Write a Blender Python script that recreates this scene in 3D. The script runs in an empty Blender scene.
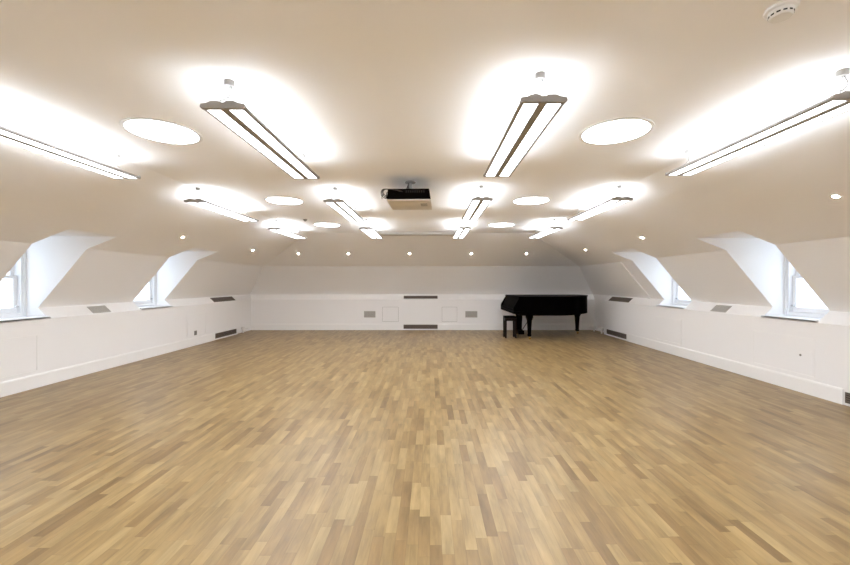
import bpy, bmesh, math, random
from mathutils import Vector, Matrix
random.seed(4)
S = 1.25                       # eye height in metres; the room was measured in eye heights
F = 385.0                      # focal length in pixels
COL = bpy.context.scene.collection
PI = math.pi

# ---------------------------------------------------------------- materials
def new_mat(name):
    m = bpy.data.materials.new(name); m.use_nodes = True
    nt = m.node_tree
    return m, nt, nt.nodes['Principled BSDF'], nt.nodes['Material Output']

def plain(name, col, rough=0.5, metal=0.0, bump=0.0, bscale=60, var=0.03, spec=0.5, coat=0.0):
    m, nt, b, out = new_mat(name)
    tc = nt.nodes.new('ShaderNodeTexCoord')
    n = nt.nodes.new('ShaderNodeTexNoise'); n.inputs['Scale'].default_value = bscale; n.inputs['Detail'].default_value = 4
    nt.links.new(tc.outputs['Object'], n.inputs['Vector'])
    mx = nt.nodes.new('ShaderNodeMix'); mx.data_type = 'RGBA'
    mx.inputs[6].default_value = (*[c*(1-var) for c in col], 1)
    mx.inputs[7].default_value = (*[min(1, c*(1+var)) for c in col], 1)
    nt.links.new(n.outputs['Fac'], mx.inputs[0])
    nt.links.new(mx.outputs[2], b.inputs['Base Color'])
    b.inputs['Roughness'].default_value = rough
    b.inputs['Metallic'].default_value = metal
    b.inputs['Specular IOR Level'].default_value = spec
    b.inputs['Coat Weight'].default_value = coat
    if bump:
        bp = nt.nodes.new('ShaderNodeBump'); bp.inputs['Strength'].default_value = bump; bp.inputs['Distance'].default_value = 0.002
        nt.links.new(n.outputs['Fac'], bp.inputs['Height']); nt.links.new(bp.outputs['Normal'], b.inputs['Normal'])
    return m

def emit(name, col, strength):
    m, nt, b, out = new_mat(name)
    b.inputs['Base Color'].default_value = (0.8, 0.8, 0.8, 1)
    b.inputs['Emission Color'].default_value = (*col, 1)
    b.inputs['Emission Strength'].default_value = strength
    return m

def glass(name):
    m = bpy.data.materials.new(name); m.use_nodes = True
    nt = m.node_tree; nt.nodes.clear()
    out = nt.nodes.new('ShaderNodeOutputMaterial')
    tr = nt.nodes.new('ShaderNodeBsdfTransparent'); tr.inputs[0].default_value = (0.95, 0.98, 0.98, 1)
    gl = nt.nodes.new('ShaderNodeBsdfGlossy'); gl.inputs['Roughness'].default_value = 0.02
    mx = nt.nodes.new('ShaderNodeMixShader')
    mx.inputs[0].default_value = 0.05
    nt.links.new(tr.outputs[0], mx.inputs[1]); nt.links.new(gl.outputs[0], mx.inputs[2])
    nt.links.new(mx.outputs[0], out.inputs[0])
    return m

def floor_material():
    """Three-strip oak: staves 62 mm wide, 0.25-0.5 m long, each with its own tone and grain."""
    m, nt, b, out = new_mat('oak_strip_floor')
    N = nt.nodes.new; L = nt.links.new
    tc = N('ShaderNodeTexCoord'); sp = N('ShaderNodeSeparateXYZ'); L(tc.outputs['Object'], sp.inputs[0])
    def M(op, a, c=None, d=None):
        n = N('ShaderNodeMath'); n.operation = op
        for i, v in enumerate((a, c, d)):
            if v is None: continue
            if isinstance(v, (int, float)): n.inputs[i].default_value = v
            else: L(v, n.inputs[i])
        return n.outputs[0]
    W = 0.056
    u = M('DIVIDE', sp.outputs['X'], W)
    row = M('FLOOR', u)
    wn = N('ShaderNodeTexWhiteNoise'); wn.noise_dimensions = '1D'; L(row, wn.inputs['W'])
    off = M('MULTIPLY', wn.outputs['Value'], 7.3)
    ln = M('MULTIPLY_ADD', wn.outputs['Value'], 0.20, 0.27)
    v = M('ADD', M('DIVIDE', sp.outputs['Y'], ln), off)
    blk = M('FLOOR', v)
    cb = N('ShaderNodeCombineXYZ'); L(row, cb.inputs[0]); L(blk, cb.inputs[1])
    wn2 = N('ShaderNodeTexWhiteNoise'); wn2.noise_dimensions = '3D'; L(cb.outputs[0], wn2.inputs['Vector'])
    ramp = N('ShaderNodeValToRGB'); cr = ramp.color_ramp
    cr.elements[0].position = 0; cr.elements[0].color = (0.250, 0.155, 0.062, 1)
    cr.elements[1].position = 1; cr.elements[1].color = (0.420, 0.296, 0.135, 1)
    for p, c in ((0.10, (0.285, 0.180, 0.073, 1)), (0.30, (0.330, 0.216, 0.090, 1)), (0.6, (0.365, 0.244, 0.102, 1)), (0.85, (0.392, 0.268, 0.116, 1))):
        e = cr.elements.new(p); e.color = c
    L(wn2.outputs['Value'], ramp.inputs[0])
    # grain: noise stretched along the board, shifted per stave
    shift = M('MULTIPLY', wn2.outputs['Value'], 37.0)
    cg = N('ShaderNodeCombineXYZ'); L(M('ADD', sp.outputs['X'], shift), cg.inputs[0])
    L(M('MULTIPLY', sp.outputs['Y'], 0.09), cg.inputs[1]); L(shift, cg.inputs[2])
    gn = N('ShaderNodeTexNoise'); gn.inputs['Scale'].default_value = 70; gn.inputs['Detail'].default_value = 5; gn.inputs['Roughness'].default_value = 0.6
    L(cg.outputs[0], gn.inputs['Vector'])
    cg2 = N('ShaderNodeCombineXYZ'); L(M('ADD', sp.outputs['X'], shift), cg2.inputs[0])
    L(M('MULTIPLY', sp.outputs['Y'], 0.22), cg2.inputs[1]); L(shift, cg2.inputs[2])
    g2 = N('ShaderNodeTexNoise'); g2.inputs['Scale'].default_value = 14; g2.inputs['Detail'].default_value = 3
    L(cg2.outputs[0], g2.inputs['Vector'])
    grain = M('ADD', M('MULTIPLY', gn.outputs['Fac'], 0.55), M('MULTIPLY', g2.outputs['Fac'], 1.05))
    gf = M('MULTIPLY', M('ADD', grain, 0.20), 0.80)
    # seams between staves
    fu = M('FRACT', u); fv = M('FRACT', v)
    eu = M('MINIMUM', fu, M('SUBTRACT', 1.0, fu)); ev = M('MINIMUM', fv, M('SUBTRACT', 1.0, fv))
    su = M('SMOOTH_MIN', M('MULTIPLY', eu, 28.0), M('MULTIPLY', ev, 200.0), 0.1)
    seam = M('MULTIPLY_ADD', M('MINIMUM', su, 1.0), 0.20, 0.80)
    tot = M('MULTIPLY', gf, seam)
    vm = N('ShaderNodeVectorMath'); vm.operation = 'SCALE'; L(ramp.outputs['Color'], vm.inputs[0]); L(tot, vm.inputs['Scale'])
    L(vm.outputs[0], b.inputs['Base Color'])
    rg = M('MULTIPLY_ADD', gn.outputs['Fac'], 0.10, 0.29)
    L(rg, b.inputs['Roughness'])
    b.inputs['Specular IOR Level'].default_value = 0.36
    bp = N('ShaderNodeBump'); bp.inputs['Strength'].default_value = 0.12; bp.inputs['Distance'].default_value = 0.001
    L(tot, bp.inputs['Height']); L(bp.outputs['Normal'], b.inputs['Normal'])
    return m

M_WALL = plain('white_wall_paint', (0.895, 0.888, 0.885), 0.62, bump=0.05, bscale=25, var=0.006, spec=0.3)
M_CEIL = plain('white_ceiling_paint', (0.96, 0.958, 0.966), 0.75, bump=0.05, bscale=25, var=0.006, spec=0.2)
M_SKIRT = plain('white_gloss_paint', (0.90, 0.895, 0.885), 0.35, var=0.006)
M_FRAME = plain('white_window_paint', (0.82, 0.83, 0.85), 0.35, var=0.006)
M_FLOOR = floor_material()
M_GLASS = glass('clear_window_glass')
M_GREY = plain('grey_anodised_metal', (0.36, 0.345, 0.325), 0.5, 0.2)
M_CHROME = plain('bright_steel', (0.72, 0.72, 0.72), 0.25, 0.9)
M_DIFF = emit('lit_lamp_diffuser', (0.89, 0.93, 1.0), 5.0)
M_UP = emit('lit_lamp_uplight', (0.85, 0.92, 1.0), 12.5)
M_SUN = emit('lit_sun_tube_diffuser', (0.86, 0.92, 1.0), 19.0)
M_SPOT = emit('lit_spot_lens', (1.0, 0.88, 0.74), 230.0)
M_WHITE = plain('white_plastic', (0.8, 0.79, 0.77), 0.4, var=0.01)
M_CASE = plain('dull_white_metal', (0.52, 0.50, 0.47), 0.6)
M_WIRE = plain('grey_flex', (0.22, 0.21, 0.20), 0.5)
M_DARKGRILLE = plain('brown_grey_grille_metal', (0.15, 0.118, 0.095), 0.5, 0.1)
M_LITEGRILLE = plain('light_grey_grille_metal', (0.50, 0.48, 0.45), 0.5, 0.1)
M_SLOT = plain('dark_slot', (0.02, 0.018, 0.016), 0.8)
M_BLACK = plain('black_lacquer', (0.0015, 0.0012, 0.0012), 0.35, spec=0.03, var=0.1)
M_BLACK.node_tree.nodes['Principled BSDF'].inputs['IOR'].default_value = 1.12
M_BROWN = plain('dark_brown_wood', (0.010, 0.005, 0.0035), 0.5, spec=0.1, var=0.2)
M_LEATHER = plain('black_leather', (0.004, 0.0035, 0.0035), 0.6, spec=0.05, bump=0.3, bscale=120)
M_BRASS = plain('polished_brass', (0.72, 0.55, 0.28), 0.22, 1.0)
M_IVORY = plain('white_piano_keys', (0.75, 0.73, 0.68), 0.3)
M_PROJ_B = plain('black_projector_plastic', (0.003, 0.002, 0.0015), 0.6, spec=0.05)
M_PROJ_G = plain('pale_projector_plastic', (0.74, 0.71, 0.67), 0.5)
M_CABLE = plain('black_cable', (0.03, 0.027, 0.025), 0.5)
M_SENSOR_GAP = plain('grey_sensor_and_gap_shade', (0.25, 0.24, 0.22), 0.5)

# ---------------------------------------------------------------- mesh helpers
def link(name, bm, mats, parent=None, smooth=False):
    me = bpy.data.meshes.new(name); bm.normal_update(); bm.to_mesh(me); bm.free()
    for m in (mats if isinstance(mats, (list, tuple)) else [mats]): me.materials.append(m)
    if smooth:
        for p in me.polygons: p.use_smooth = True
        try: me.set_sharp_from_angle(angle=math.radians(35))
        except Exception: pass
    o = bpy.data.objects.new(name, me); COL.objects.link(o)
    if parent is not None: o.parent = parent
    return o

def box(bm, lo, hi, bevel=0.0, mi=0, mat=None):
    lo = Vector(lo); hi = Vector(hi)
    r = bmesh.ops.create_cube(bm, size=1.0)
    vs = r['verts']
    c = (lo+hi)/2; d = hi-lo
    for v in vs: v.co = Vector((v.co.x*d.x, v.co.y*d.y, v.co.z*d.z)) + c
    fs = set(f for v in vs for f in v.link_faces)
    if bevel:
        es = set(e for v in vs for e in v.link_edges)
        rb = bmesh.ops.bevel(bm, geom=list(es), offset=bevel, segments=2, affect='EDGES', profile=0.5)
        fs = set(rb['faces']) | set(f for f in fs if f.is_valid)
        vs = list({v for f in fs for v in f.verts})
    for f in fs:
        if f.is_valid: f.material_index = mi
    if mat is not None: bmesh.ops.transform(bm, matrix=mat, verts=list(vs))
    return vs

def prism(bm, pts, axis, a, b, mi=0):
    """Closed polygon (2-D points) pushed along an axis. axis 'x': pts=(y,z); 'y': (x,z); 'z': (x,y)."""
    def mk(p, t):
        if axis == 'x': return (t, p[0], p[1])
        if axis == 'y': return (p[0], t, p[1])
        return (p[0], p[1], t)
    A = [bm.verts.new(mk(p, a)) for p in pts]; B = [bm.verts.new(mk(p, b)) for p in pts]
    n = len(pts); fs = [bm.faces.new(A), bm.faces.new(B[::-1])]
    for i in range(n): fs.append(bm.faces.new((A[i], B[i], B[(i+1) % n], A[(i+1) % n])))
    for f in fs: f.material_index = mi
    bmesh.ops.recalc_face_normals(bm, faces=fs)
    return A+B

def lathe(bm, prof, seg=32, centre=(0, 0, 0), mi=0):
    """Profile (radius, z) turned about z; both ends closed if radius > 0."""
    rings = []
    c = Vector(centre); fs = []
    for r, z in prof:
        rings.append([bm.verts.new(c+Vector((r*math.cos(2*PI*i/seg), r*math.sin(2*PI*i/seg), z))) for i in range(seg)])
    for k in range(len(rings)-1):
        for i in range(seg):
            fs.append(bm.faces.new((rings[k][i], rings[k][(i+1) % seg], rings[k+1][(i+1) % seg], rings[k+1][i])))
    fs.append(bm.faces.new(rings[0])); fs.append(bm.faces.new(rings[-1]))
    for f in fs: f.material_index = mi
    bmesh.ops.recalc_face_normals(bm, faces=fs)
    return [v for r in rings for v in r]

def tube(bm, pts, r, seg=8, mi=0):
    pts = [Vector(p) for p in pts]; rings = []; fs = []
    up = Vector((0, 0, 1))
    for i, p in enumerate(pts):
        t = (pts[min(i+1, len(pts)-1)]-pts[max(i-1, 0)]).normalized()
        a = t.cross(up if abs(t.dot(up)) < 0.95 else Vector((1, 0, 0))).normalized(); b = t.cross(a)
        rr = r[i] if isinstance(r, (list, tuple)) else r
        rings.append([bm.verts.new(p + a*rr*math.cos(2*PI*k/seg) + b*rr*math.sin(2*PI*k/seg)) for k in range(seg)])
    for k in range(len(rings)-1):
        for i in range(seg):
            fs.append(bm.faces.new((rings[k][i], rings[k][(i+1) % seg], rings[k+1][(i+1) % seg], rings[k+1][i])))
    fs.append(bm.faces.new(rings[0])); fs.append(bm.faces.new(rings[-1]))
    for f in fs: f.material_index = mi
    bmesh.ops.recalc_face_normals(bm, faces=fs)

def curve_pts(ctrl, n=8):
    """Catmull-Rom through the control points."""
    c = [Vector(p) for p in ctrl]; c = [c[0]]+c+[c[-1]]; out = []
    for i in range(1, len(c)-2):
        for k in range(n):
            t = k/n
            out.append(0.5*((2*c[i]) + (c[i+1]-c[i-1])*t + (2*c[i-1]-5*c[i]+4*c[i+1]-c[i+2])*t*t + (-c[i-1]+3*c[i]-3*c[i+1]+c[i+2])*t**3))
    out.append(c[-2]); return out

def empty(name, loc, rot=(0, 0, 0)):
    o = bpy.data.objects.new(name, None); COL.objects.link(o)
    o.empty_display_size = 0.1; o.location = loc; o.rotation_euler = rot
    return o

def tag(o, label, cat, group=None):
    o['label'] = label; o['category'] = cat
    if group: o['group'] = group
    return o

def struct(o):
    o['kind'] = 'structure'; return o

def copy_tree(o, parent=None):
    c = o.copy(); COL.objects.link(c)
    if parent is not None: c.parent = parent
    for ch in list(o.children): copy_tree(ch, c)
    return c

# ---------------------------------------------------------------- the room shell
XL, XR, YB, YF = -3.76, 3.40, 8.19, -3.2
# (inset, height) rings: floor, top of casing, foot of steep slope, kink, head of dormers, edge of flat ceiling
RING = [(0, 0), (0, .65), (-.11, .755), (.37, 1.335), (.68, 1.458), (1.66, 1.85)]
WIN_L = [(1.50, 2.04), (3.28, 3.80), (5.01, 5.61)]  # the first span is an out-of-view dormer, added to let in light
WIN_R = [(1.58, 2.12), (3.38, 3.94), (5.16, 5.765)]  # first span likewise unseen and added for its daylight
RY, RD = 7.53, {-1: .04, 1: .10}            # where the casing stops short of the back wall, and how deep the step is
DW = -.23                      # plane of the window frames (behind the wall face)
DO = -.37                      # outer end of the dormer lining

def V(bm, p): return bm.verts.new((p[0]*S, p[1]*S, p[2]*S))
def face(bm, *pts):
    return bm.faces.new([V(bm, p) for p in pts])

def side_x(side, d): return XL+d if side < 0 else XR-d
def corner(side, k):
    d, h = RING[k]
    dd = -RD[side] if k <= 1 else d
    return (side_x(side, dd), YB-d, h)

def side_strip(bm, side, k, wins, skip):
    d0, h0 = RING[k]; d1, h1 = RING[k+1]
    x0, x1 = side_x(side, d0), side_x(side, d1)
    br = [YF]
    if skip:
        for a, b in wins: br += [a, b]
    for i in range(0, len(br)-1, 2):
        face(bm, (x0, br[i], h0), (x0, br[i+1], h0), (x1, br[i+1], h1), (x1, br[i], h1))
    a = br[-1]
    if k <= 1:
        face(bm, (x0, a, h0), (x0, RY, h0), (x1, RY, h1), (x1, a, h1))
        xr0 = side_x(side, -RD[side]); xr1 = side_x(side, -RD[side] if k == 0 else d1)
        c0, c1 = corner(side, k), corner(side, k+1)
        face(bm, (xr0, RY, h0), c0, c1, (xr1, RY, h1))
        if k == 0: face(bm, (x0, RY, h0), (x0, RY, h1), (xr0, RY, h1), (xr0, RY, h0))
        else: face(bm, (x0, RY, h0), (x1, RY, h1), (xr0, RY, h0))
    else:
        face(bm, (x0, a, h0), corner(side, k), corner(side, k+1), (x1, a, h1))

for side, wins, nm in ((-1, WIN_L, 'wall_left'), (1, WIN_R, 'wall_right')):
    bm = bmesh.new()
    side_strip(bm, side, 0, wins, False)
    side_strip(bm, side, 1, wins, True)
    side_strip(bm, side, 2, wins, True)
    # dormer linings: two cheeks, flat head and the bed under the sill
    prof = [(0, .65), (-.11, .755), (.37, 1.335), (.68, 1.458), (DO, 1.458), (DO, .65)]
    for a, b in wins:
        for y in (a, b):
            face(bm, *[(side_x(side, d), y, h) for d, h in prof])
        for (d0, h0), (d1, h1) in ((prof[3], prof[4]), (prof[5], prof[0])):
            face(bm, (side_x(side, d0), a, h0), (side_x(side, d0), b, h0), (side_x(side, d1), b, h1), (side_x(side, d1), a, h1))
    bmesh.ops.remove_doubles(bm, verts=bm.verts[:], dist=1e-5)
    struct(link(nm, bm, M_WALL))

bm = bmesh.new()
for k in (0, 1, 2):
    face(bm, corner(-1, k), corner(1, k), corner(1, k+1), corner(-1, k+1))
struct(link('wall_back', bm, M_WALL))

bm = bmesh.new()
pts = [(side_x(-1, d), YF, h) for d, h in RING] + [(side_x(1, d), YF, h) for d, h in reversed(RING)]
face(bm, *pts)
struct(link('wall_front', bm, M_WALL))

bm = bmesh.new()
for side, wins in ((-1, WIN_L), (1, WIN_R)):
    side_strip(bm, side, 3, wins, True)
    side_strip(bm, side, 4, wins, False)
for k in (3, 4):
    face(bm, corner(-1, k), corner(1, k), corner(1, k+1), corner(-1, k+1))
face(bm, (side_x(-1, 1.66), YF, 1.85), (side_x(1, 1.66), YF, 1.85), corner(1, 5), corner(-1, 5))
bmesh.ops.remove_doubles(bm, verts=bm.verts[:], dist=1e-5)
struct(link('ceiling', bm, M_CEIL))

bm = bmesh.new()
box(bm, ((XL-.2)*S, YF*S, -0.05), ((XR+.2)*S, (YB+.15)*S, 0))
struct(link('floor', bm, M_FLOOR))

# skirtings
def skirting(nm, a, b, inward, top=0.165):
    """a, b: the two ends on the wall face (metres); inward: unit vector into the room."""
    a, b, n = Vector(a), Vector(b), Vector(inward)
    bm = bmesh.new()
    prof = [(0, 0), (.012, 0), (.012, top-.022), (.009, top-.008), (.004, top), (0, top)]
    A = [bm.verts.new(a+n*t+Vector((0, 0, z))) for t, z in prof]; B = [bm.verts.new(b+n*t+Vector((0, 0, z))) for t, z in prof]
    bm.faces.new(A); bm.faces.new(B[::-1])
    for i in range(len(prof)): bm.faces.new((A[i], B[i], B[(i+1) % 6], A[(i+1) % 6]))
    bmesh.ops.recalc_face_normals(bm, faces=bm.faces[:])
    return struct(link(nm, bm, M_SKIRT))
GR_Y = (6.735, 7.47)           # span of the tall casings' grilles on both side walls
skirting('baseboard_left', (XL*S, YF*S, 0), (XL*S, (GR_Y[0]-.01)*S, 0), (1, 0, 0))
skirting('baseboard_right', (XR*S, YF*S, 0), (XR*S, 2.42*S, 0), (-1, 0, 0))
skirting('baseboard_right', (XR*S, 3.165*S, 0), (XR*S, 6.645*S, 0), (-1, 0, 0))
skirting('baseboard_back', ((XL-RD[-1])*S, YB*S, 0), (-.574*S, YB*S, 0), (0, -1, 0))
skirting('baseboard_back', (.17*S, YB*S, 0), ((XR+RD[1])*S, YB*S, 0), (0, -1, 0))

# narrow raised rib on the right slope beyond the far dormer
bm = bmesh.new()
n = Vector((-(1.335-.755), 0, 0.48)).normalized()
p0 = Vector((side_x(1, -.11), 0, .755))*S; p1 = Vector((side_x(1, .37), 0, 1.335))*S
nn = Vector((-(p1-p0).z, 0, (p1-p0).x)).normalized()
if nn.x > 0: nn = -nn
a = 6.10*S; b = 6.17*S
q = [p0, p1, p1+nn*.018, p0+nn*.018]
A = [bm.verts.new(v+Vector((0, a, 0))) for v in q]; B = [bm.verts.new(v+Vector((0, b, 0))) for v in q]
bm.faces.new(A); bm.faces.new(B[::-1])
for i in range(4): bm.faces.new((A[i], B[i], B[(i+1) % 4], A[(i+1) % 4]))
bmesh.ops.recalc_face_normals(bm, faces=bm.faces[:])
struct(link('trim_1', bm, M_WALL))

# ---------------------------------------------------------------- dormer windows
wn = 0
for side, wins in ((-1, WIN_L), (1, WIN_R)):
    for a, b in wins:
        wn += 1
        ya, yb = a*S, b*S
        root = struct(empty('window_%d' % wn, (side_x(side, DW)*S, (ya+yb)/2, .65*S)))
        ox, oy, oz = root.location
        hw = (yb-ya)/2-.001; top = (1.458-.65)*S-.001
        o = lambda t: -side*t if False else side*t          # outward = away from the room
        def bx(bm, x0, x1, y0, y1, z0, z1, bev=.002):
            xs = sorted((o(x0), o(x1)))
            box(bm, (xs[0], y0, z0), (xs[1], y1, z1), bev)
        # outer box frame
        bm = bmesh.new()
        bx(bm, 0, .13, -hw, -hw+.055, .03, top); bx(bm, 0, .13, hw-.055, hw, .03, top)
        bx(bm, 0, .13, -hw+.055, hw-.055, top-.055, top); bx(bm, 0, .13, -hw+.055, hw-.055, .03, .075)
        bx(bm, -.008, .0, -hw, -hw+.03, .03, top, .001); bx(bm, -.008, .0, hw-.03, hw, .03, top, .001)
        link('window_frame', bm, M_FRAME, root)
        iw = hw-.056; mid = (top+.075)/2-.03
        for nm, x0, x1, z0, z1 in (('lower_sash', .045, .08, .076, mid+.018), ('upper_sash', .084, .118, mid-.018, top-.056)):
            bm = bmesh.new()
            st = .045
            bx(bm, x0, x1, -iw, -iw+st, z0, z1); bx(bm, x0, x1, iw-st, iw, z0, z1)
            bx(bm, x0, x1, -iw+st, iw-st, z0, z0+(.06 if nm[0] == 'l' else .036)); bx(bm, x0, x1, -iw+st, iw-st, z1-.036, z1)
            f = link(nm, bm, M_FRAME, root)
            bm = bmesh.new()
            bx(bm, (x0+x1)/2-.002, (x0+x1)/2+.002, -iw+st, iw-st, z0+.036, z1-.036, 0)
            link('pane', bm, M_GLASS, f)
        bm = bmesh.new()
        bx(bm, .02, .044, hw-.09, hw-.065, .14, .165, .003); bx(bm, .02, .03, hw-.10, hw-.055, .147, .157, .002)
        link('window_catch', bm, M_CHROME, root)
        bm = bmesh.new()
        x_in = -(-DW+.012)*S                                   # a little proud of the casing face
        xs = sorted((o(x_in), o(.13)))
        box(bm, (xs[0], -hw, .001), (xs[1], hw, .028), .004)
        xs = sorted((o(x_in), o(-(-DW+.003)*S)))
        box(bm, (xs[0], -hw-.01, .002), (xs[1], hw+.01, .024), .004)
        link('window_sill', bm, M_FRAME, root)

# ---------------------------------------------------------------- grilles and panels
def grille(name, length, height, mat, slats=4, depth=.006):
    """Face up in local z, length along local y, height along local x; one frame, one slatted core."""
    root = empty(name, (0, 0, 0))
    bm = bmesh.new(); t = .007
    L2, H2 = length/2, height/2
    box(bm, (-H2, -L2, 0), (-H2+t, L2, depth), .0015); box(bm, (H2-t, -L2, 0), (H2, L2, depth), .0015)
    box(bm, (-H2+t, -L2, 0), (H2-t, -L2+t, depth), .0015); box(bm, (-H2+t, L2-t, 0), (H2-t, L2, depth), .0015)
    link('grille_frame', bm, mat, root)
    bm = bmesh.new()
    box(bm, (-H2+t, -L2+t, .0003), (H2-t, L2-t, .0015), mi=1)
    w = (height-2*t)/slats
    for i in range(slats):
        c = -H2+t+w*(i+.5)
        box(bm, (c-w*.33, -L2+t, .0016), (c+w*.33, L2-t, .0045), .0006)
    link('grille_slats', bm, [mat, M_SLOT if mat is M_DARKGRILLE else M_SENSOR_GAP], root)
    return root

def orient(o, loc, xdir, zdir):
    """Place o so that its local x runs along xdir and its local z (front) along zdir."""
    x = Vector(xdir).normalized(); z = Vector(zdir).normalized(); y = z.cross(x)
    m = Matrix((x, y, z)).transposed().to_4x4(); m.translation = Vector(loc)
    o.matrix_world = m
    o.location = m.to_translation(); o.rotation_euler = m.to_euler()

def chamfer(side, y0, y1, f0=.12, f1=.82):
    """Centre, uphill and outward-facing direction of a strip on the sloping casing top."""
    a = Vector((side_x(side, 0), 0, .65)); b = Vector((side_x(side, -.11), 0, .755))
    up = (b-a); L = up.length
    c = a+up*((f0+f1)/2); c.y = (y0+y1)/2
    n = Vector((-side*up.z, 0, abs(up.x)))
    return c*S, up, n, L*(f1-f0)*S

vg = 'dark convector grilles'
for side, word in ((-1, 'left'), (1, 'right')):
    if side > 0: GR_Y = (6.66, 7.40)
    g = grille('convector_grille', (GR_Y[1]-GR_Y[0])*S, .088*S, M_DARKGRILLE, 4)
    orient(g, (side_x(side, -.001)*S-side*.002, sum(GR_Y)/2*S, .07*S), (0, 0, 1), (-side, 0, 0))
    tag(g, 'long dark slatted grille at floor level near the far end of the %s wall' % word, 'grille', vg)
    c, up, n, w = chamfer(side, *(GR_Y if side < 0 else (6.62, 7.36)))
    g = grille('convector_grille', (GR_Y[1]-GR_Y[0])*S, w, M_DARKGRILLE, 4)
    orient(g, c+n.normalized()*.001, up, n)
    tag(g, 'dark slatted grille on the sloping ledge at the far end of the %s wall' % word, 'grille', vg)
g = grille('convector_grille', .72*S, .088*S, M_DARKGRILLE, 4)
orient(g, (3.40*S-.001, (2.43+.36)*S, .065*S), (0, 0, 1), (-1, 0, 0))
tag(g, 'dark floor-level grille cut by the right edge of the photo', 'grille', vg)
g = grille('convector_grille', .725*S, .088*S, M_DARKGRILLE, 4)
orient(g, (-.20*S, YB*S-.001, .07*S), (0, 0, 1), (0, -1, 0))
tag(g, 'long dark slatted grille at floor level in the middle of the back wall', 'grille', vg)
a = Vector((0, YB, .65)); b = Vector((0, YB+.11, .755)); up = b-a
c = (a+up*.42)*S; c.x = -.20*S
n = Vector((0, -up.z, up.y))
g = grille('convector_grille', .725*S, up.length*.56*S, M_DARKGRILLE, 3)
orient(g, c+n.normalized()*.001, up, n)
tag(g, 'long dark slatted grille along the ledge in the middle of the back wall', 'grille', vg)

lg = 'light grey air grilles'
for x0, x1, lab in ((364, 375.5, 'small light grey grille on the back wall left of the long dark grilles'),
                    (465.3, 477.3, 'small light grey grille on the back wall between access panel and piano')):
    X0, X1 = (x0-430)*YB/F*S, (x1-430)*YB/F*S
    g = grille('air_grille', X1-X0, .135*S, M_LITEGRILLE, 7)
    orient(g, ((X0+X1)/2, YB*S-.001, (1-(314.3-283)/F*YB)*S), (0, 0, 1), (0, -1, 0))
    tag(g, lab, 'grille', lg)
for side, y0, y1, lab in ((-1, 4.31, 4.55, 'light grey grille on the left ledge between the two windows'),
                          (1, 4.44, 4.68, 'light grey grille on the right ledge between the two windows')):
    c, up, n, w = chamfer(side, y0, y1, .08, .78)
    g = grille('air_grille', (y1-y0)*S, w, M_LITEGRILLE, 7)
    orient(g, c+n.normalized()*.001, up, n)
    tag(g, lab, 'grille', lg)

def panel(w, h):
    """A flush hatch: thin leaf in a slim frame, with a turn lock. Same axes as grille()."""
    root = empty('access_panel', (0, 0, 0))
    bm = bmesh.new(); t = .012
    box(bm, (-h/2, -w/2, 0), (h/2, -w/2+t, .005), .001); box(bm, (-h/2, w/2-t, 0), (h/2, w/2, .005), .001)
    box(bm, (-h/2, -w/2+t, 0), (-h/2+t, w/2-t, .005), .001); box(bm, (h/2-t, -w/2+t, 0), (h/2, w/2-t, .005), .001)
    link('panel_frame', bm, M_SKIRT, root)
    bm = bmesh.new()
    box(bm, (-h/2+t+.005, -w/2+t+.005, 0), (h/2-t-.005, w/2-t-.005, .005), .001)
    box(bm, (-h/2+t, -w/2+t, 0), (h/2-t, w/2-t, .0008), mi=1)  # grey backing sheet stands in for the shade in the gap round the leaf
    link('hatch', bm, [M_WALL, M_SENSOR_GAP], root)
    return root
pg = 'white access panels'
p = panel((457.6-441.5)/F*YB*S, (322-306.5)/F*YB*S)
orient(p, ((449.5-430)/F*YB*S, YB*S-.001, (1-(314.2-283)/F*YB)*S), (0, 0, 1), (0, -1, 0))
tag(p, 'white hatch on the back wall just right of the long dark grilles', 'panel', pg)
p = panel((399-382)/F*YB*S, (322-306.5)/F*YB*S)
orient(p, ((390.5-430)/F*YB*S, YB*S-.001, (1-(314.2-283)/F*YB)*S), (0, 0, 1), (0, -1, 0))
tag(p, 'white hatch on the back wall just left of the long dark grilles', 'panel', pg)
for side, y0, y1, z0, z1, lab in ((-1, 2.95, 3.69, .16, .505, 'wide white hatch below the near window on the left wall'),
                                  (1, 3.40, 4.05, .16, .505, 'wide white hatch below the near window on the right wall'),
                                  (-1, 5.95, 6.45, .16, .515, 'white hatch on the left wall beyond the far window'),
                                  (1, 5.2, 5.8, .16, .505, 'white hatch below the far window on the right wall')):
    p = panel((y1-y0)*S, (z1-z0)*S)
    orient(p, (side_x(side, 0)*S+side*.001, (y0+y1)/2*S, (z0+z1)/2*S), (0, 0, 1), (-side, 0, 0))
    tag(p, lab, 'panel', pg)

# floor-level socket on the left wall, key lock on the right hatch
o = empty('wall_socket', (0, 0, 0))
bm = bmesh.new(); box(bm, (-.045, -.045, 0), (.045, .045, .006), .003); link('face_plate', bm, M_SENSOR_GAP, o)
bm = bmesh.new()
for yy in (-.02, .02): box(bm, (-.012, yy-.004, .006), (.012, yy+.004, .008), .001)
box(bm, (.018, -.004, .006), (.03, .004, .008), .001); link('sockets', bm, M_SLOT, o)
orient(o, (XL*S, 6.17*S, .20*S), (0, 0, 1), (1, 0, 0))
tag(o, 'small dark socket plate low on the left wall near the far grille', 'socket')
bm = bmesh.new(); lathe(bm, [(.013, 0), (.013, .004), (.008, .006), (.002, .006)], 20)
o = link('panel_lock', bm, M_SENSOR_GAP)
orient(o, (XR*S-.003, 3.53*S, (1-72/371.*3.40)*S), (0, 0, 1), (-1, 0, 0))
tag(o, 'tiny grey round lock on the right wall below the near window', 'lock')

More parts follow.
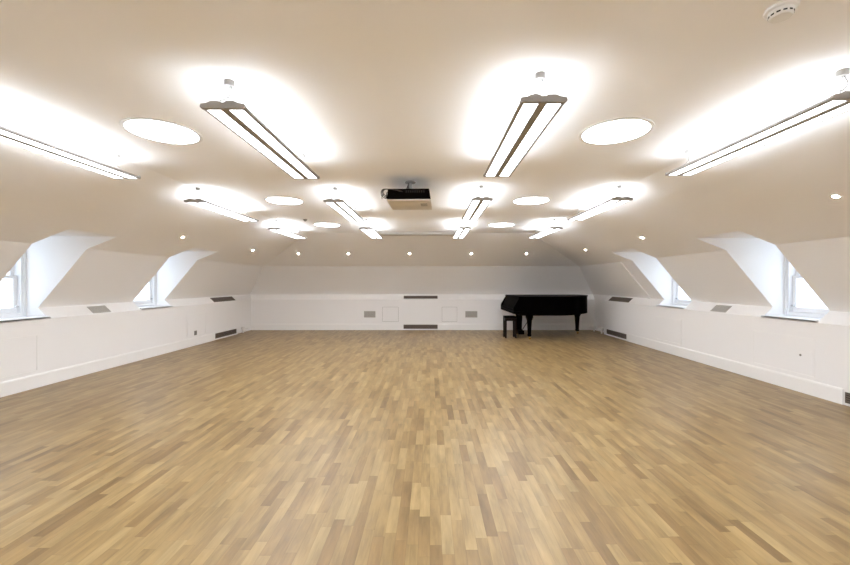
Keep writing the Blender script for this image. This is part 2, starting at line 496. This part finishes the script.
# pipe valves in the steps between the casings and the back wall
def valve(side, y, lab):
    root = empty('pipe_valve', (side_x(side, .0)*S, y*S, 0))
    bm = bmesh.new()
    x = -side*.01
    tube(bm, curve_pts([(x, .0, 0), (x, 0, .05), (x-side*.02, .01, .075), (x-side*.055, .04, .08)]), .013, 10)
    link('pipe', bm, M_WHITE, root, True)
    bm = bmesh.new(); lathe(bm, [(.012, .062), (.026, .066), (.030, .085), (.027, .115), (.012, .122)], 18, (x, 0, 0))
    link('valve_cap', bm, M_WHITE, root, True)
    root.scale = (1.6, 1.6, 1.3)
    tag(root, lab, 'valve', 'white pipe valves in the far corners')
valve(-1, 7.72, 'small white pipe valve in the far left corner beside the floor grille')
valve(1, 7.60, 'white pipe valve in the far right corner, right next to the floor grille')
valve(1, 7.95, 'white pipe valve deepest in the far right corner behind the piano tail')

# ---------------------------------------------------------------- pendant twin-strip lights
CEIL = 1.85*S
HF = 1.712*S                  # underside of the lamps
LW, LL = .178*S, 1.07*S
def make_lamp(left_tilt=0.0):
    root = empty('pendant_light', (0, 0, HF))
    w = LW/2
    # open tray: thin outer rails, centre spine, end plates
    bm = bmesh.new()
    t = .017
    for s in (-1, 1):
        prism(bm, [(s*w, .004), (s*(w-t), 0), (s*(w-t), .016), (s*(w-.002), .018)], 'y', .012, LL-.012)
    link('side_rails', bm, M_GREY, root)
    bm = bmesh.new(); box(bm, (-.021, .012, -.001), (.021, LL-.012, .018), .002)
    link('centre_spine', bm, M_GREY, root)
    for y0, y1 in ((0, .022), (LL-.012, LL)):
        bm = bmesh.new()
        prism(bm, [(-w-.004, .006), (-w+.004, -.002), (w-.004, -.002), (w+.004, .006), (w, .022), (w-.03, .026), (w-.05, .036), (.02, .036), (.012, .028), (-.012, .028), (-.02, .036), (-w+.05, .036), (-w+.03, .026), (-w, .022)], 'y', y0, y1)
        link('end_cap', bm, M_GREY, root)
    for s in (-1, 1):
        bm = bmesh.new()
        xs = sorted((s*.0215, s*(w-t-.0005)))
        box(bm, (xs[0], .023, .003), (xs[1], LL-.013, .007), mi=1)
        for f in bm.faces:
            if f.normal.z < -.5 or f.calc_center_median().z < .004: f.material_index = 0
        link('diffuser', bm, [M_DIFF, M_WHITE], root)
        bm = bmesh.new()
        tube(bm, [(s*w*.5, .024, .026), (s*w*.5, LL-.014, .026)], .008, 10)
        link('uplight_tube', bm, M_UP, root, True)
    h = CEIL-HF
    for y in (.07, LL-.12):
        bm = bmesh.new()
        lathe(bm, [(.024, h-.028), (.026, h-.022), (.026, h-.0005)], 20, (0, y, 0))
        cp = link('ceiling_rose', bm, M_GREY, root, True)
        bm = bmesh.new()
        tube(bm, [(0, y, h-.028), (0, y, h-.085)], .0018, 6)
        for s in (-1, 1): tube(bm, [(0, y, h-.085), (s*.055, y, .03)], .0013, 6)
        link('suspension_wire', bm, M_WIRE, root)
    bm = bmesh.new()
    tube(bm, curve_pts([(.006, .07, h-.02), (.018, .06, h-.07), (-.022, .05, h-.11), (-.035, .045, .06), (-.03, .05, .03)]), .003, 6)
    link('power_flex', bm, M_WIRE, root, True)
    return root

ROWX = [(-2.07, 'outer left'), (-.845, 'inner left'), (.448, 'inner right'), (1.65, 'outer right')]
ROWY = [(1.555, 'nearest the camera'), (3.31, 'level with the projector'), (5.05, 'farthest')]
proto = make_lamp(); first = True
gl = 'twin-strip pendant lights in four rows'
for yi, (y, yw) in enumerate(ROWY + [(-.2, ''), (-1.95, '')]):  # the two rows appended here are unseen, added to light the foreground
    for xi, (x, xw) in enumerate(ROWX):
        o = proto if first else copy_tree(proto); first = False
        dy = {0: (.01, .01, -.045, -.07), 1: (.07, .07, 0, -.01), 2: (.07, .03, 0, 0)}.get(yi, (0, 0, 0, 0))[xi]
        o.location = (x*S, (y+dy)*S, HF)
        if yi < 3:
            lab = ['lit twin-strip pendant light, nearest one in the %s row',
                   'lit twin-strip pendant light, middle one in the %s row',
                   'lit twin-strip pendant light, farthest one in the %s row'][yi] % xw
        else: lab = 'lit twin-strip pendant light added unseen behind the camera, %s row, %s one' % (xw, 'first' if yi == 3 else 'second')
        tag(o, lab, 'light', gl)

# ---------------------------------------------------------------- sun tubes
def make_suntube():
    root = empty('sun_tube', (0, 0, CEIL))
    R = .207*1.85/1.85*.85*S
    bm = bmesh.new()
    seg = 48; prof = [(R+.022, -.0005), (R+.02, -.006), (R+.004, -.009), (R-.004, -.006), (R-.004, -.0005)]
    rings = [[bm.verts.new((r*math.cos(2*PI*i/seg), r*math.sin(2*PI*i/seg), z)) for i in range(seg)] for r, z in prof]
    for k in range(len(rings)):
        kk = (k+1) % len(rings)
        for i in range(seg): bm.faces.new((rings[k][i], rings[k][(i+1) % seg], rings[kk][(i+1) % seg], rings[kk][i]))
    bmesh.ops.recalc_face_normals(bm, faces=bm.faces[:])
    link('trim_ring', bm, M_WHITE, root, True)
    bm = bmesh.new(); lathe(bm, [(R-.004, -.001), (R-.005, -.004), (R*.6, -.010), (R*.02, -.013)], seg)
    link('diffuser', bm, M_SUN, root, True)
    return root
proto = make_suntube(); first = True
for y, yw in ((2.165, 'nearest'), (3.97, 'middle'), (5.62, 'farthest'), (.36, ''), (-1.44, '')):  # the unnamed pairs are out of view, added to raise the room light
    for k, sw in ((-1.765, 'left'), (1.225, 'right')):
        o = proto if first else copy_tree(proto); first = False
        o.location = (k*.85*S, y*S, CEIL)
        tag(o, ('round glowing white ceiling skylight disc, %s of three on the %s' % (yw, sw)) if yw else 'round white ceiling skylight disc added unseen %s behind the camera, %s side' % ('just' if y > 0 else 'well', sw), 'skylight', 'round sun tubes in the ceiling')

# ---------------------------------------------------------------- small downlights in the shallow slopes
def slope_pt(kind, u, along):
    """Point and inward normal on the shallow slope; u is the inset from the wall."""
    h = 1.335+(u-.37)*(1.85-1.335)/(1.66-.37)
    g = (1.85-1.335)/(1.66-.37)
    if kind == 'L': return Vector((XL+u, along, h))*S, Vector((g, 0, -1))
    if kind == 'R': return Vector((XR-u, along, h))*S, Vector((-g, 0, -1))
    return Vector((along, YB-u, h))*S, Vector((0, -g, -1))
def make_spot():
    root = empty('downlight', (0, 0, 0))
    bm = bmesh.new()
    seg = 24; prof = [(.036, .0005), (.035, .004), (.022, .005), (.019, .0005)]
    rings = [[bm.verts.new((r*math.cos(2*PI*i/seg), r*math.sin(2*PI*i/seg), z)) for i in range(seg)] for r, z in prof]
    for k in range(4):
        for i in range(seg): bm.faces.new((rings[k][i], rings[k][(i+1) % seg], rings[(k+1) % 4][(i+1) % seg], rings[(k+1) % 4][i]))
    bmesh.ops.recalc_face_normals(bm, faces=bm.faces[:])
    link('bezel', bm, M_WHITE, root, True)
    bm = bmesh.new(); lathe(bm, [(.0185, .0008), (.018, .003), (.002, .0035)], 20)
    link('lens', bm, M_SPOT, root, True)
    return root
spots = [('L', .875, 4.49, 'small round downlight, nearer of the two above the left windows'),
         ('L', .875, 6.27, 'small round downlight, farther of the two on the left slope'),
         ('R', .88, 2.39, 'small round downlight, nearest of three on the right slope'),
         ('R', .88, 4.57, 'small round downlight, middle of three on the right slope'),
         ('R', .88, 6.24, 'small round downlight, farthest of three on the right slope')]
for px, w in ((298.3, 'first from the left of five along the back slope'), (348.3, 'second from the left of five along the back slope'),
              (409.5, 'middle of five along the back slope'), (471.3, 'fourth from the left of five along the back slope'),
              (526.4, 'last on the right of five along the back slope, above the piano')):
    spots.append(('B', .92, (px-430)/F*(YB-.92), 'small round downlight, '+w))
proto = make_spot(); first = True
for kind, u, al, lab in spots:
    o = proto if first else copy_tree(proto); first = False
    p, n = slope_pt(kind, u, al)
    orient(o, p, (0, 1, 0) if kind != 'B' else (1, 0, 0), n)
    tag(o, lab, 'downlight', 'small recessed downlights')

# ---------------------------------------------------------------- projector
pr = empty('projector', (-.165*S, 3.265*S, CEIL), (0, 0, math.radians(-1.5)))
T, B = -(1.85-1.752)*S, -(1.85-1.658)*S
w2, d2 = .176*S, .2*S
bm = bmesh.new()
prism(bm, [(-w2+.012, T), (w2-.016, T), (w2, B+.012), (-w2, B+.012)], 'y', -d2, d2)
bmesh.ops.bevel(bm, geom=bm.edges[:], offset=.004, segments=2, affect='EDGES')
link('projector_body', bm, M_PROJ_B, pr, True)
bm = bmesh.new(); box(bm, (-w2-.002, -d2-.002, B), (w2+.002, d2, B+.0125), .004)
for i in range(7): box(bm, (w2-.11, -.10+i*.022, B-.0012), (w2-.04, -.10+i*.022+.008, B+.001), mi=1)
link('bottom_cover', bm, [M_PROJ_G, M_SENSOR_GAP], pr, True)
bm = bmesh.new()
for i in range(9): box(bm, (-.03+i*.022, -d2-.0025, T-.040), (-.03+i*.022+.012, -d2+.001, T-.018), .001)
link('connector_panel', bm, M_SLOT, pr)
bm = bmesh.new(); lathe(bm, [(.03, 0), (.036, .004), (.036, .028), (.024, .03)], 24)
lens = link('lens', bm, M_PROJ_B, pr, True); lens.rotation_euler = (-PI/2, 0, 0); lens.location = (-.06, d2-.002, (T+B)/2)
bm = bmesh.new()
lathe(bm, [(.055, -.0005), (.055, -.010), (.02, -.014)], 24, (0, -.03, 0)); lathe(bm, [(.018, -.012), (.018, T+.02)], 16, (0, -.03, 0))
for s in (-1, 1):
    tube(bm, [(0, -.03, T+.022), (s*.09, -.12, T+.006), (s*.09, -.12, T-.004)], .006, 8)
    tube(bm, [(0, -.03, T+.022), (s*.09, .08, T+.006), (s*.09, .08, T-.004)], .006, 8)
link('ceiling_mount', bm, M_GREY, pr, True)
bm = bmesh.new()
for k in range(3):
    j = k*.012
    tube(bm, curve_pts([(-.06-j, -d2+.002, T-.03), (-.12-j, -d2-.03, T-.018), (-w2-.01-j, -d2-.02, T-.012), (-w2-.038-j*.7, -d2+.02, T-.035-j), (-w2-.012, -d2+.05, T-.062-j), (-w2+.0, -d2+.02, T-.035), (-w2+.004, -.05, T+.004), (-.04-j, -.03, T+.03), (-.022, -.03, -.03), (-.02+j, -.03, -.008)], 10), .004, 8)
tube(bm, curve_pts([(-w2-.03, -d2+.02, T-.05), (-w2-.05, -d2+.02, T-.075), (-w2-.047, -d2+.02, T-.098)]), .0035, 8)
link('cable', bm, M_CABLE, pr, True)
tag(pr, 'black ceiling projector with pale underside, hung on a short mount', 'projector')

# ---------------------------------------------------------------- projection screen case
sc_ = empty('screen_case', (-.21*S, 6.42*S, CEIL))
bm = bmesh.new(); hw = .66*S
prism(bm, [(-.09, -.001), (-.09, -.05), (-.08, -.065), (.07, -.065), (.085, -.05), (.085, -.001)], 'x', -hw, hw)
link('casing', bm, M_CASE, sc_)
for s in (-1, 1):
    bm = bmesh.new(); box(bm, (s*hw-.006, -.094, -.068), (s*hw+.006, .089, -.0006), .003); link('end_cap', bm, M_WHITE, sc_)
bm = bmesh.new(); box(bm, (-hw+.02, -.02, -.0665), (hw-.02, -.006, -.0645), .0005); link('screen_slot', bm, M_SENSOR_GAP, sc_)
tag(sc_, 'long slim white projection screen case on the ceiling between the farthest lights', 'screen case')

# ---------------------------------------------------------------- smoke detector and ceiling sensor
sd = empty('smoke_detector', (1.085*S, 1.19*S, CEIL))
bm = bmesh.new(); lathe(bm, [(.050, -.0005), (.052, -.006), (.050, -.011), (.042, -.014)], 40); link('base_plate', bm, M_WHITE, sd, True)
bm = bmesh.new(); lathe(bm, [(.040, -.014), (.040, -.017), (.038, -.022), (.038, -.032), (.033, -.038), (.012, -.041), (.002, -.041)], 40); link('sensor_head', bm, M_WHITE, sd, True)
bm = bmesh.new()
for k in range(12):
    a = 2*PI*k/12+.12
    box(bm, (.0365, -.006, -.031), (.039, .006, -.025), .0008, mat=Matrix.Rotation(a, 4, 'Z'))
link('vent_slots', bm, M_SLOT, sd)
bm = bmesh.new(); lathe(bm, [(.003, -.036), (.003, -.0375), (.001, -.038)], 12, (-.026, -.016, 0)); link('indicator', bm, M_WHITE, sd, True)
tag(sd, 'round white smoke detector with dark slots at the upper right of the ceiling', 'smoke detector')
ms = empty('motion_sensor', (-1.67*S, 5.15*S, CEIL))
bm = bmesh.new(); lathe(bm, [(.035, -.0005), (.035, -.008), (.030, -.012)], 24); link('sensor_base', bm, M_SENSOR_GAP, ms, True)
bm = bmesh.new(); lathe(bm, [(.024, -.012), (.022, -.022), (.014, -.030), (.003, -.033)], 24); link('sensor_lens', bm, M_SENSOR_GAP, ms, True)
tag(ms, 'small grey dome sensor on the ceiling between the two farthest left lights', 'sensor')

# ---------------------------------------------------------------- grand piano
pn = empty('grand_piano', (1.45*S, 7.28*S, 0))
def L_(x, y): return ((x-1.45)*S, (y-7.28)*S)
outline = [L_(*p) for p in [(1.56, 6.68), (2.20, 6.68)]]
bent = curve_pts([(2.20, 6.68, 0), (2.38, 6.71, 0), (2.56, 6.83, 0), (2.72, 7.0, 0), (2.85, 7.12, 0), (2.965, 7.27, 0), (3.045, 7.48, 0), (3.06, 7.70, 0), (3.0, 7.84, 0), (2.90, 7.88, 0)], 5)
outline += [L_(p.x, p.y) for p in bent[1:]]
outline += [L_(1.56, 7.88)]
def offset(poly, d):
    n = len(poly); out = []
    for i in range(n):
        p0, p1, p2 = Vector(poly[i-1]), Vector(poly[i]), Vector(poly[(i+1) % n])
        e1 = (p1-p0).normalized(); e2 = (p2-p1).normalized()
        n1 = Vector((e1.y, -e1.x)); n2 = Vector((e2.y, -e2.x)); m = (n1+n2).normalized()
        out.append(tuple(p1+m*d/max(.4, m.dot(n1))))
    return out
ZT = .764*S; ZB = .432*S
bm = bmesh.new(); prism(bm, outline, 'z', ZB, ZT-.024)
link('rim', bm, M_BLACK, pn, True)
bm = bmesh.new()
lid = offset(outline, .014)
prism(bm, [lid[0]] + lid[1:], 'z', ZT-.022, ZT)
lo = link('lid', bm, M_BLACK, pn, True)
bv = lo.modifiers.new('b', 'BEVEL'); bv.width = .004; bv.segments = 2; bv.limit_method = 'ANGLE'
# key block: cheeks, key bed, sloping closed fall and lid front flap
y0, y1 = L_(0, 6.67)[1], L_(0, 7.89)[1]
def slab(name, poly, ya, yb, mat, bev=.004):
    bm = bmesh.new(); prism(bm, poly, 'y', ya, yb)
    o = link(name, bm, mat, pn); m = o.modifiers.new('b', 'BEVEL'); m.width = bev; m.segments = 2; m.limit_method = 'ANGLE'
    return o
xf = .11*S
slab('key_bed', [(.0, .462*S), (xf+.30, .452*S), (xf+.30, .50*S), (.0, .505*S)], y0, y1, M_BLACK)
for ya, yb in ((y0, y0+.075), (y1-.075, y1)):
    slab('cheek', [(.0, .506*S), (xf+.02, .506*S), (xf+.02, ZT-.03), (xf-.012, ZT-.03), (.022, .60*S), (0, .57*S)], ya, yb, M_BLACK)
slab('key_slip', [(.012, .506*S), (.034, .506*S), (.034, .545*S), (.012, .545*S)], y0+.076, y1-.076, M_BLACK, .002)
slab('fall_board', [(.036, .545*S), (.046, .545*S), (xf+.0, .745*S), (xf-.014, .745*S)], y0+.076, y1-.076, M_BLACK, .003)
slab('lid_flap', [(xf-.022, ZT-.028), (xf+.012, ZT-.022), (xf+.012, ZT), (xf-.004, ZT), (xf-.03, ZT-.02)], y0, y1, M_BLACK, .003)
# legs
def leg(X, Y, top):
    lx, ly = L_(X, Y)
    bm = bmesh.new()
    def ring(z, r): return [bm.verts.new((lx+r*sx, ly+r*sy, z)) for sx, sy in ((-1, -1), (1, -1), (1, 1), (-1, 1))]
    prof = [(top, .066), (top-.07, .066), (top-.075, .055), (top-.10, .055), (top-.11, .046), (.115, .030), (.11, .036), (.075, .036), (.07, .024), (.062, .022)]
    rs = [ring(z, r) for z, r in prof]
    for k in range(len(rs)-1):
        for i in range(4): bm.faces.new((rs[k][i], rs[k][(i+1) % 4], rs[k+1][(i+1) % 4], rs[k+1][i]))
    bm.faces.new(rs[0]); bm.faces.new(rs[-1])
    bmesh.ops.recalc_face_normals(bm, faces=bm.faces[:])
    lg = link('leg', bm, M_BLACK, pn)
    bm = bmesh.new()
    lathe(bm, [(.020, .075), (.020, .052), (.013, .048)], 16, (lx, ly, 0))
    m = Matrix.Translation((lx+.012, ly, .027)) @ Matrix.Rotation(PI/2, 4, 'X')
    vs = lathe(bm, [(.012, -.012), (.0265, -.011), (.0265, .011), (.012, .012)], 20); bmesh.ops.transform(bm, matrix=m, verts=vs)
    for s in (-1, 1): box(bm, (lx-.006, ly+s*.016-.003, .022), (lx+.02, ly+s*.016+.003, .055), .001)
    link('caster', bm, M_BRASS, lg, True)
leg(1.765, 6.84, ZB+.002); leg(1.765, 7.72, ZB+.002); leg(2.905, 7.60, ZB+.002)
# pedal lyre
lx, ly = L_(1.70, 7.24)
bm = bmesh.new()
box(bm, (lx-.04, ly-.16, ZB-.03), (lx+.05, ly+.16, ZB+.002), .006)
for s in (-1, 1):
    tube(bm, curve_pts([(lx, ly+s*.10, ZB-.02), (lx, ly+s*.115, ZB-.10), (lx, ly+s*.075, ZB-.22), (lx, ly+s*.07, .14)]), .019, 10)
tube(bm, [(lx, ly-.02, ZB-.02), (lx, ly-.02, .14)], .006, 8); tube(bm, [(lx, ly+.02, ZB-.02), (lx, ly+.02, .14)], .006, 8)
tube(bm, [(lx+.03, ly, .13), (lx+.30, ly, ZB+.001)], .008, 8)
link('pedal_lyre', bm, M_BLACK, pn, True)
bm = bmesh.new(); box(bm, (lx-.07, ly-.13, .055), (lx+.06, ly+.13, .145), .008); link('pedal_box', bm, M_BLACK, pn)
for k in (-1, 0, 1):
    bm = bmesh.new()
    box(bm, (lx-.16, ly+k*.065-.016, .058), (lx-.06, ly+k*.065+.016, .068), .004)
    link('pedal', bm, M_BRASS, pn)
tag(pn, 'black grand piano with closed lid standing before the back wall', 'piano')

# ---------------------------------------------------------------- piano bench
bx0, bx1, by0, by1 = 1.362*S, 1.572*S, 6.98*S, 7.17*S
bn = empty('piano_bench', ((bx0+bx1)/2, (by0+by1)/2, 0))
w, d = (bx1-bx0)/2, (by1-by0)/2
hs = .395*S
bm = bmesh.new(); box(bm, (-w-.004, -d-.004, hs-.045), (w+.004, d+.004, hs), .014)
link('seat', bm, M_LEATHER, bn, True)
bm = bmesh.new()
box(bm, (-w+.004, -d+.004, hs-.105), (w-.004, -d+.022, hs-.044), .002); box(bm, (-w+.004, d-.022, hs-.105), (w-.004, d-.004, hs-.044), .002)
box(bm, (-w+.004, -d+.02, hs-.105), (-w+.022, d-.02, hs-.044), .002); box(bm, (w-.022, -d+.02, hs-.105), (w-.004, d-.02, hs-.044), .002)
link('apron', bm, M_BROWN, bn)
for sx in (-1, 1):
    for sy in (-1, 1):
        bm = bmesh.new()
        cx, cy = sx*(w-.018), sy*(d-.018)
        r0, r1 = .021, .018
        A = [bm.verts.new((cx+r0*a, cy+r0*b, hs-.044)) for a, b in ((-1, -1), (1, -1), (1, 1), (-1, 1))]
        B = [bm.verts.new((cx+r1*a, cy+r1*b, 0)) for a, b in ((-1, -1), (1, -1), (1, 1), (-1, 1))]
        bm.faces.new(A); bm.faces.new(B)
        for i in range(4): bm.faces.new((A[i], A[(i+1) % 4], B[(i+1) % 4], B[i]))
        bmesh.ops.recalc_face_normals(bm, faces=bm.faces[:])
        link('leg', bm, M_BROWN, bn)
tag(bn, 'small black padded piano bench on dark brown legs at the keyboard', 'bench')

# ---------------------------------------------------------------- daylight outside
w = bpy.data.worlds.new('overcast_sky'); bpy.context.scene.world = w; w.use_nodes = True
bg = w.node_tree.nodes['Background']
bg.inputs[0].default_value = (0.78, 0.86, 1.0, 1); bg.inputs[1].default_value = 2.0

# ---------------------------------------------------------------- camera and picture settings
cam = bpy.data.cameras.new('camera'); co = bpy.data.objects.new('camera', cam); COL.objects.link(co)
co.location = (0, 0, S); co.rotation_euler = (PI/2, 0, 0)
cam.sensor_width = 36; cam.lens = F/850*36
cam.shift_x = -5/850; cam.shift_y = 0.5/850
cam.clip_start = .02
sc = bpy.context.scene; sc.camera = co
sc.view_settings.view_transform = 'Standard'; sc.view_settings.look = 'None'
sc.view_settings.exposure = 1.06; sc.view_settings.gamma = 1; sc.view_settings.use_curve_mapping = False
sc.cycles.use_denoising = True
sc.cycles.max_bounces = 14; sc.cycles.diffuse_bounces = 10; sc.cycles.sample_clamp_indirect = 10
sc.cycles.use_light_tree = True
